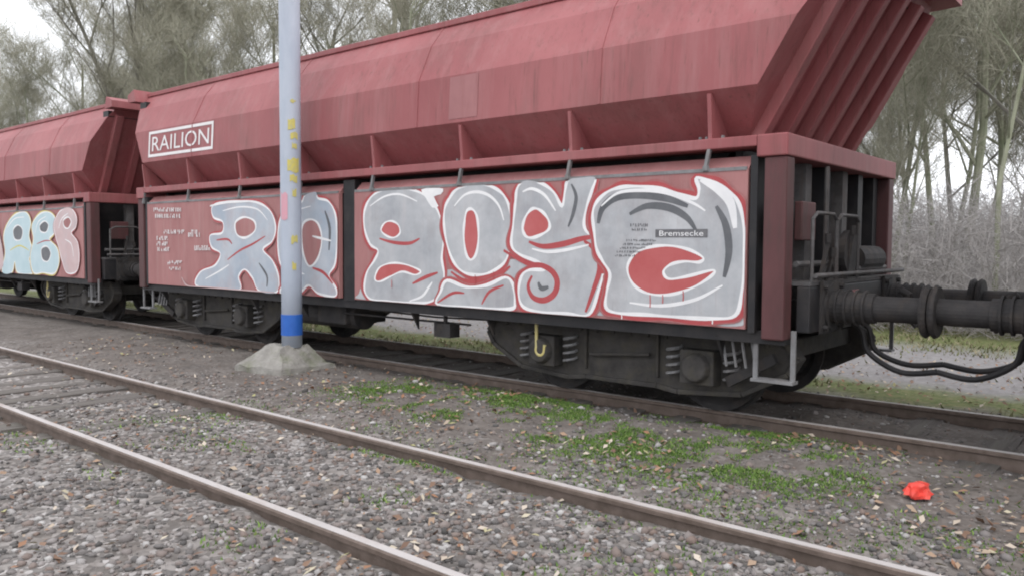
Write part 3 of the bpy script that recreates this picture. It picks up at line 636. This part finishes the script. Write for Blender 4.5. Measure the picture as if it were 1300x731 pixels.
bm = bmesh.new(); bm.from_mesh(ft.data); bmesh.ops.subdivide_edges(bm, edges=bm.edges, cuts=6, use_grid_fill=True)
for v_ in bm.verts:
    q_ = v_.co; v_.co = q_+Vector((mnoise.noise(q_*5), mnoise.noise(q_*5+Vector((9,2,4))), mnoise.noise(q_*6+Vector((1,7,3)))))*.035+Vector((0, 0, mnoise.noise(q_*18)*.012))
bm.to_mesh(ft.data); bm.free()
toc = Vector((-base.x, -base.y)).normalized(); a0 = math.atan2(toc.y, toc.x)
def patch(name, pxa, pxb, pya, pyb, m):                 # thin curved scrap stuck on the pole
    d = math.hypot(base.x, base.y); V = []; ctr = 366
    def ang(px): return a0+math.asin(max(-.98, min(.98, (px-ctr)/13.5)))
    zf = lambda py: onX(366, py, base.x).z-pz
    n = 5; jag = [random.uniform(-.02,.02) for _ in range(n*2)]
    for i in range(n):
        t = ang(pxa)+(ang(pxb)-ang(pxa))*i/(n-1); c_, s_ = math.cos(t)*(PR*1.02+.003), math.sin(t)*(PR*1.02+.003)
        V += [(c_, s_, zf(pyb)+jag[i]), (c_, s_, zf(pya)+jag[n+i])]
    MB().add(V, [(2*i, 2*i+2, 2*i+3, 2*i+1) for i in range(n-1)]).build(name, m, post)
for a in ((366,373,129,133),(363,372,153,166),(366,375,170,178),(368,374,184,190),(362,376,203,220),(365,374,224,232),(368,373,242,250),(366,374,300,309),(367,372,333,342)): patch('sticker', *a, 'sticky')
patch('sticker', 354, 362, 246, 279, 'stickp')
b = MB(); zt_, zb_ = onX(366, 398, base.x).z-pz, onX(366, 424, base.x).z-pz
b.tube([(0,0,zb_), (0,0,zt_)], PR+.006, 28); b.build('post_band', 'blue', post)

# ------------------------------------------------------------ red litter
def crumple(px, py):
    c = onZ(px, py, -.06); bm = bmesh.new(); bmesh.ops.create_icosphere(bm, subdivisions=3, radius=1)
    from mathutils import noise as mn
    for v_ in bm.verts:
        p = v_.co; n_ = 1+.6*mn.noise(p*1.6+Vector((3,1,7)))+.25*mn.noise(p*4.2)
        v_.co = (p.x*.125*n_, p.y*.075*n_, max(-.2, p.z)*.052*n_*(1.2-.5*p.x))
    me = bpy.data.meshes.new('crumpled_bag'); bm.to_mesh(me); bm.free(); me.materials.append(MT['litter'])
    o = bpy.data.objects.new('crumpled_bag', me); C.objects.link(o); o.location = (c.x, c.y, float(ground_z(c.x, c.y))+.03)
    tag(o, 'crumpled bright red plastic scrap lying on the mossy gravel', 'litter')
crumple(1166, 630)

# ------------------------------------------------------------ loose ballast, leaves, moss
ico = bmesh.new(); bmesh.ops.create_icosphere(ico, subdivisions=1, radius=1)
iv = np.array([v.co[:] for v in ico.verts]); ifc = np.array([[v.index for v in f.verts] for f in ico.faces]); ico.free()
def scatter(n, xr, yr, near=True):                      # denser where the camera stands close
    X = []; Y = []
    while len(X) < n:
        x = rng.uniform(*xr, n); y = rng.uniform(*yr, n); d = np.hypot(x, y)
        a = np.arctan2(x, y); ok = (a > .868-.66) & (a < .868+.66) & (d > 1.8)
        if near: ok &= rng.random(n) < np.clip((4.0/d)**1.5, 0, 1)
        X += list(x[ok]); Y += list(y[ok])
    return np.array(X[:n]), np.array(Y[:n])
def on_rail(x, m=.075): return (np.abs(x-RN) < m) | (np.abs(x-RN-1.5) < m) | (np.abs(x-RW) < m) | (np.abs(x-RW-1.5) < m)
def stones(n, xr, yr, smin, smax, near=True, dens=None):
    x, y = scatter(n, xr, yr, near); k = ~on_rail(x, .085); x, y = x[k], y[k]
    if dens is not None: k = rng.random(len(x)) < dens(x, y); x, y = x[k], y[k]
    s = smin+(smax-smin)*rng.random(len(x))**2.5
    z = ground_z(x, y)
    sc3 = s[:,None]*rng.uniform(.6, 1.25, (len(x),3))*np.array([1,1,.7])
    t = rng.uniform(0, 6.28, len(x)); jit = rng.uniform(.6, 1.25, (len(x), len(iv), 1))
    v = iv[None]*jit*sc3[:,None,:]; c, s_ = np.cos(t)[:,None], np.sin(t)[:,None]
    vx = v[...,0]*c-v[...,1]*s_+x[:,None]; vy = v[...,0]*s_+v[...,1]*c+y[:,None]; vz = v[...,2]+z[:,None]+s[:,None]*.15
    V = np.stack([vx, vy, vz], -1).reshape(-1, 3); Fc = (ifc[None]+(np.arange(len(x))*len(iv))[:,None,None]).reshape(-1, 3)
    return V, Fc
def join(parts):
    V = []; Fs = []; o = 0
    for v, f in parts: V.append(v); Fs.append(f+o); o += len(v)
    return np.concatenate(V), np.concatenate(Fs)
def dens_near(x, y):
    base_ = np.where(x < 4.4, 1.0, .55); return base_*(.45+.75*vnoise(x, y, .7, 9))
v, f = join([stones(26000, (-1, 5.2), (-1.5, 10), .008, .034, True, dens_near), stones(16000, (4.3, 9.5), (-1, 14), .006, .024, True, dens_near), stones(2500, (-1, 9), (-1, 9), .02, .045, True, dens_near)])
tag(rawmesh('ballast_gravel', v, f, 'stone'), kind='stuff')
def leaves(n, xr, yr, dens):
    x, y = scatter(n, xr, yr); k = (rng.random(n) < dens(x, y)) & ~on_rail(x, .03); x, y = x[k], y[k]; m_ = len(x)
    s = rng.uniform(.014, .040, m_); t = rng.uniform(0, 6.28, m_); tl = rng.normal(0, .35, (m_, 2)); z = ground_z(x, y)+.018
    L = np.array([(-1,0,0),(-.2,.5,.12),(.9,.1,.05),(-.1,-.5,.15)])
    v = L[None]*s[:,None,None]; c, s_ = np.cos(t)[:,None], np.sin(t)[:,None]
    vx = v[...,0]*c-v[...,1]*s_; vy = v[...,0]*s_+v[...,1]*c; vz = v[...,2]+vx*tl[:,:1]+vy*tl[:,1:]
    V = np.stack([vx+x[:,None], vy+y[:,None], vz+z[:,None]], -1).reshape(-1, 3)
    i = np.arange(m_)[:,None]*4; Fc = np.concatenate([i+np.array([0,1,2]), i+np.array([0,2,3])]) 
    return V, Fc
def dl(x, y): return np.where(x < 4.3, .5, 1)*np.clip(vnoise(x, y, 1.1, 21)*1.4-.1, 0, 1)
v, f = join([leaves(8000, (-1, 7.3), (-1, 14), dl), leaves(3500, (9, 14), (-2, 20), lambda x, y: np.full(x.shape, .8))])
tag(rawmesh('fallen_leaves', v, f, 'leaf'), kind='stuff')
def blades(n, xr, yr, dens, hmin, hmax):
    x, y = scatter(n, xr, yr, False); k = rng.random(n) < dens(x, y); x, y = x[k], y[k]; k = ~on_rail(x, .07); x, y = x[k], y[k]; m_ = len(x)
    z = ground_z(x, y)-.005; h = rng.uniform(hmin, hmax, m_); t = rng.uniform(0, 6.28, m_); wd = h*.22+.003
    lx, ly = rng.normal(0, .5, m_)*h, rng.normal(0, .5, m_)*h
    c, s_ = np.cos(t)*wd, np.sin(t)*wd
    V = np.stack([np.stack([x-c, y-s_, z], -1), np.stack([x+c, y+s_, z], -1), np.stack([x+lx, y+ly, z+h], -1)], 1).reshape(-1, 3)
    return V, np.arange(m_*3).reshape(-1, 3)
def dm(x, y):
    strip = 2.2*np.exp(-((x-6.0)/.75)**2)*np.clip((7.5-y)/2, 0, 1)*np.clip((y-1.6)/1.0, 0, 1)
    cl_ = np.clip((.6*vnoise(x, y, .45, 31)+.4*vnoise(x, y, .13, 33)-.36)*2.6, 0, 1)
    right = .22*np.exp(-((x-4.9)/.8)**2)*np.clip((3.6-y)/1, 0, 1)
    railside = .6*np.exp(-((np.abs(x-RN-1.5)-.13)/.06)**2)*np.clip((vnoise(x, y, .6, 5)-.55)*4, 0, 1)
    return np.clip(strip+right, 0, 1)*cl_+railside*.7
v, f = join([blades(420000, (3.8, 7.1), (.5, 9), dm, .008, .030), blades(50000, (2.2, 4.6), (.5, 9), lambda x, y: .35*np.clip((vnoise(x, y, .5, 41)-.62)*5, 0, 1), .010, .035)])
tag(rawmesh('moss_and_weeds', v, f, 'moss'), kind='stuff')
v, f = blades(60000, (9.2, 19), (-3, 26), lambda x, y: np.where((x > 10.4) & (x < 14.2), .05, .9)*np.clip((vnoise(x, y, 1.3, 51)-.3)*2.5, 0, 1), .02, .08)
tag(rawmesh('verge_grass', v, f, 'verge'), kind='stuff')

# ------------------------------------------------------------ bare winter trees
def make_tree(seed, h, r0, lean, bark, twigm, ntw):
    rd = random.Random(seed); mb = MB(); tips = []
    def limb(p, d, L, r, depth):
        pts = [p]; rs = [r]; n = 5 if depth == 0 else 3
        for i in range(n):
            d = (d+Vector((rd.gauss(0,.09), rd.gauss(0,.09), rd.gauss(0,.04)+(.05 if depth else .02)))).normalized()
            p = p+d*L/n; pts.append(p); rs.append(max(.006, r*(1-.75*(i+1)/n if depth else 1-.6*(i+1)/n)))
        mb.tube(pts, rs, 7 if depth == 0 else (5 if depth == 1 else 3), cap=False)
        if depth >= 1: tips.extend([(pts[i], d, L) for i in range(1, n+1)])
        if depth < 3:
            k = (9 if depth == 0 else 5 if depth == 1 else 3)
            for j in range(k):
                t = rd.uniform(.3, 1) if depth == 0 else rd.uniform(.25, 1)
                a = t*n; i = min(int(a), n-1); q_ = pts[i].lerp(pts[i+1], a-i); rr = rs[i]*(.5 if depth == 0 else .6)
                az = rd.uniform(0, 6.28); el = rd.uniform(.25, .95)
                nd = (Vector((math.cos(az)*math.cos(el), math.sin(az)*math.cos(el), math.sin(el)))*.8+d*.35).normalized()
                limb(q_, nd, L*(rd.uniform(.28,.42) if depth == 0 else rd.uniform(.45,.7)), max(.006, rr), depth+1)
    limb(Vector((0,0,-.2)), Vector((lean[0], lean[1], 1)).normalized(), h, r0, 0)
    tr = (mb, bark)
    tw = MB(); V = []; Fc = []
    for i in range(ntw):
        p, d, L = rd.choice(tips); p = p+Vector((rd.gauss(0,.12), rd.gauss(0,.12), rd.gauss(0,.12)))
        nd = (d+Vector((rd.gauss(0,.7), rd.gauss(0,.7), rd.gauss(.15,.5)))).normalized(); l_ = rd.uniform(.3, 1.0); e = p+nd*l_*.55; g = e+(nd+Vector((rd.gauss(0,.4), rd.gauss(0,.4), rd.gauss(.1,.3)))).normalized()*l_*.45
        u = nd.cross(Vector((rd.gauss(0,1), rd.gauss(0,1), rd.gauss(0,1)))).normalized(); w_ = nd.cross(u); r = rd.uniform(.0035, .008); o = len(V)
        V += [p+u*r, p-u*r*.5+w_*r*.87, p-u*r*.5-w_*r*.87, e+u*r*.7, e-u*r*.35+w_*r*.6, e-u*r*.35-w_*r*.6, g]
        Fc += [(o,o+1,o+4,o+3),(o+1,o+2,o+5,o+4),(o+2,o,o+3,o+5),(o+3,o+4,o+6),(o+4,o+5,o+6),(o+5,o+3,o+6)]
    tw.add(V, Fc)
    return mb, tw
protos = []
specs = [(1,13,.15,(.04,.02),'bark'),(2,11,.10,(-.08,.05),'bark'),(3,14,.20,(.02,-.03),'barkd'),(4,10,.08,(.12,.04),'bark'),(5,12,.13,(-.05,-.06),'barkd'),(6,9,.07,(.06,.1),'bark')]
for i, (sd_, h, r0, ln, bk) in enumerate(specs):
    mb, tw = make_tree(sd_, h, r0, ln, bk, 'twig', 8000)
    t = thing('bare_tree', (0,0,0)); mb.build('trunk', bk, t); tw.build('crown', 'twig', t); protos.append(t)
spots = []
rt_ = random.Random(5)
for i in range(63):
    px = (rt_.uniform(-60, 330) if i < 20 else rt_.uniform(-60, 720)) if i < 46 else rt_.uniform(1080, 1360)
    d = ray(px, 330); d = Vector((d.x, d.y)).normalized()
    dist = (rt_.uniform(17, 46) if i < 46 else rt_.uniform(28, 56))/max(.25, d.x)*.8
    p = d*dist
    if p.x < 15.5: p = p*(15.5+rt_.random()*6)/p.x
    spots.append((p.x, p.y))
p = ray(1262, 330); p = Vector((p.x, p.y)).normalized()*19; spots.append((p.x, p.y))
p = ray(1150, 330); p = Vector((p.x, p.y)).normalized()*24; spots.append((p.x, p.y))
spots.sort(key=lambda s: s[1])
n_ = len(spots); used = set()
KIND = ['slender bare tree', 'thin leaning bare tree', 'stout dark bare tree', 'tilted bare tree', 'dark barked bare tree', 'spindly bare sapling']
for i, (x, y) in enumerate(spots):
    k = rt_.choice((0,0,1,3,5,5,4)) if x > 1.45*y else rt_.choice((0,1,2,3,4,5,5,1))
    if i in (n_-1,): pass
    o = protos[k] if k not in used else copy_tree(protos[k]); used.add(k)
    o.location = (x, y, float(ground_z(x, y))); o.rotation_euler.z = rt_.uniform(0, 6.28); s = rt_.uniform(.75, 1.15); o.scale = (s, s, s)
    hx = rt.dot(Vector((x, y, 0)))/fw.dot(Vector((x, y, 0)))*F+650
    where = next(t for lim, t in ((90, 'above the far left wagon'), (200, 'above the gap between the wagons'), (345, 'left of the steel post'), (430, 'right behind the steel post'), (700, 'above the near wagon roof'), (1110, 'behind the near wagon body'), (1190, 'beside the sloping wagon end'), (1262, 'just right of the wagon end'), (9999, 'at the right picture edge')) if hx < lim)
    row = 'at the wood edge' if x < 18 else 'deep in the wood' if x > 27 else 'amid the wood'
    tag(o, KIND[k]+' '+row+' '+where, 'tree', 'bare trees of the wood behind the railway')
for k in range(6):
    if k not in used:
        for c_ in protos[k].children: bpy.data.objects.remove(c_)
        bpy.data.objects.remove(protos[k])

# dense thicket deep in the wood, too fine to pick apart
def thicket(n, xr, ang0, ang1, hmax):
    a = rng.uniform(ang0, ang1, n); x = rng.uniform(*xr, n); y = x/np.tan(a)
    z0 = ground_z(x, y)+rng.random(n)**1.6*hmax*(.55+.9*vnoise(x, y, 3.0, 77))
    L = rng.uniform(.35, 1.3, n); t = rng.uniform(0, 6.28, n); el = rng.normal(.5, .5, n)
    D = np.stack([np.cos(t)*np.cos(el), np.sin(t)*np.cos(el), np.sin(el)], -1)*L[:,None]
    P0 = np.stack([x, y, z0], -1); P1 = P0+D*.55+rng.normal(0, .06, (n,3)); P2 = P0+D+rng.normal(0, .14, (n,3))
    r = rng.uniform(.003, .009, n)[:,None]; u = np.cross(D, rng.normal(0, 1, (n,3))); u /= np.linalg.norm(u, axis=1)[:,None]; w_ = np.cross(D/L[:,None], u)
    V = np.stack([P0+u*r, P0-u*r*.5+w_*r*.87, P0-u*r*.5-w_*r*.87, P1+u*r*.7, P1-u*r*.35+w_*r*.6, P1-u*r*.35-w_*r*.6, P2], 1).reshape(-1, 3); i = np.arange(n)[:,None]*7
    T = [(0,1,4),(0,4,3),(1,2,5),(1,5,4),(2,0,3),(2,3,5),(3,4,6),(4,5,6),(5,3,6)]
    return V, np.concatenate([i+np.array(q) for q in T])
v, f = join([thicket(70000, (20, 50), .21, .80, 6.5), thicket(42000, (17, 46), 1.2, 1.52, 2.8), thicket(16000, (22, 48), .8, 1.2, 4)])
tag(rawmesh('woodland_thicket', v, f, 'twigl'), kind='stuff')
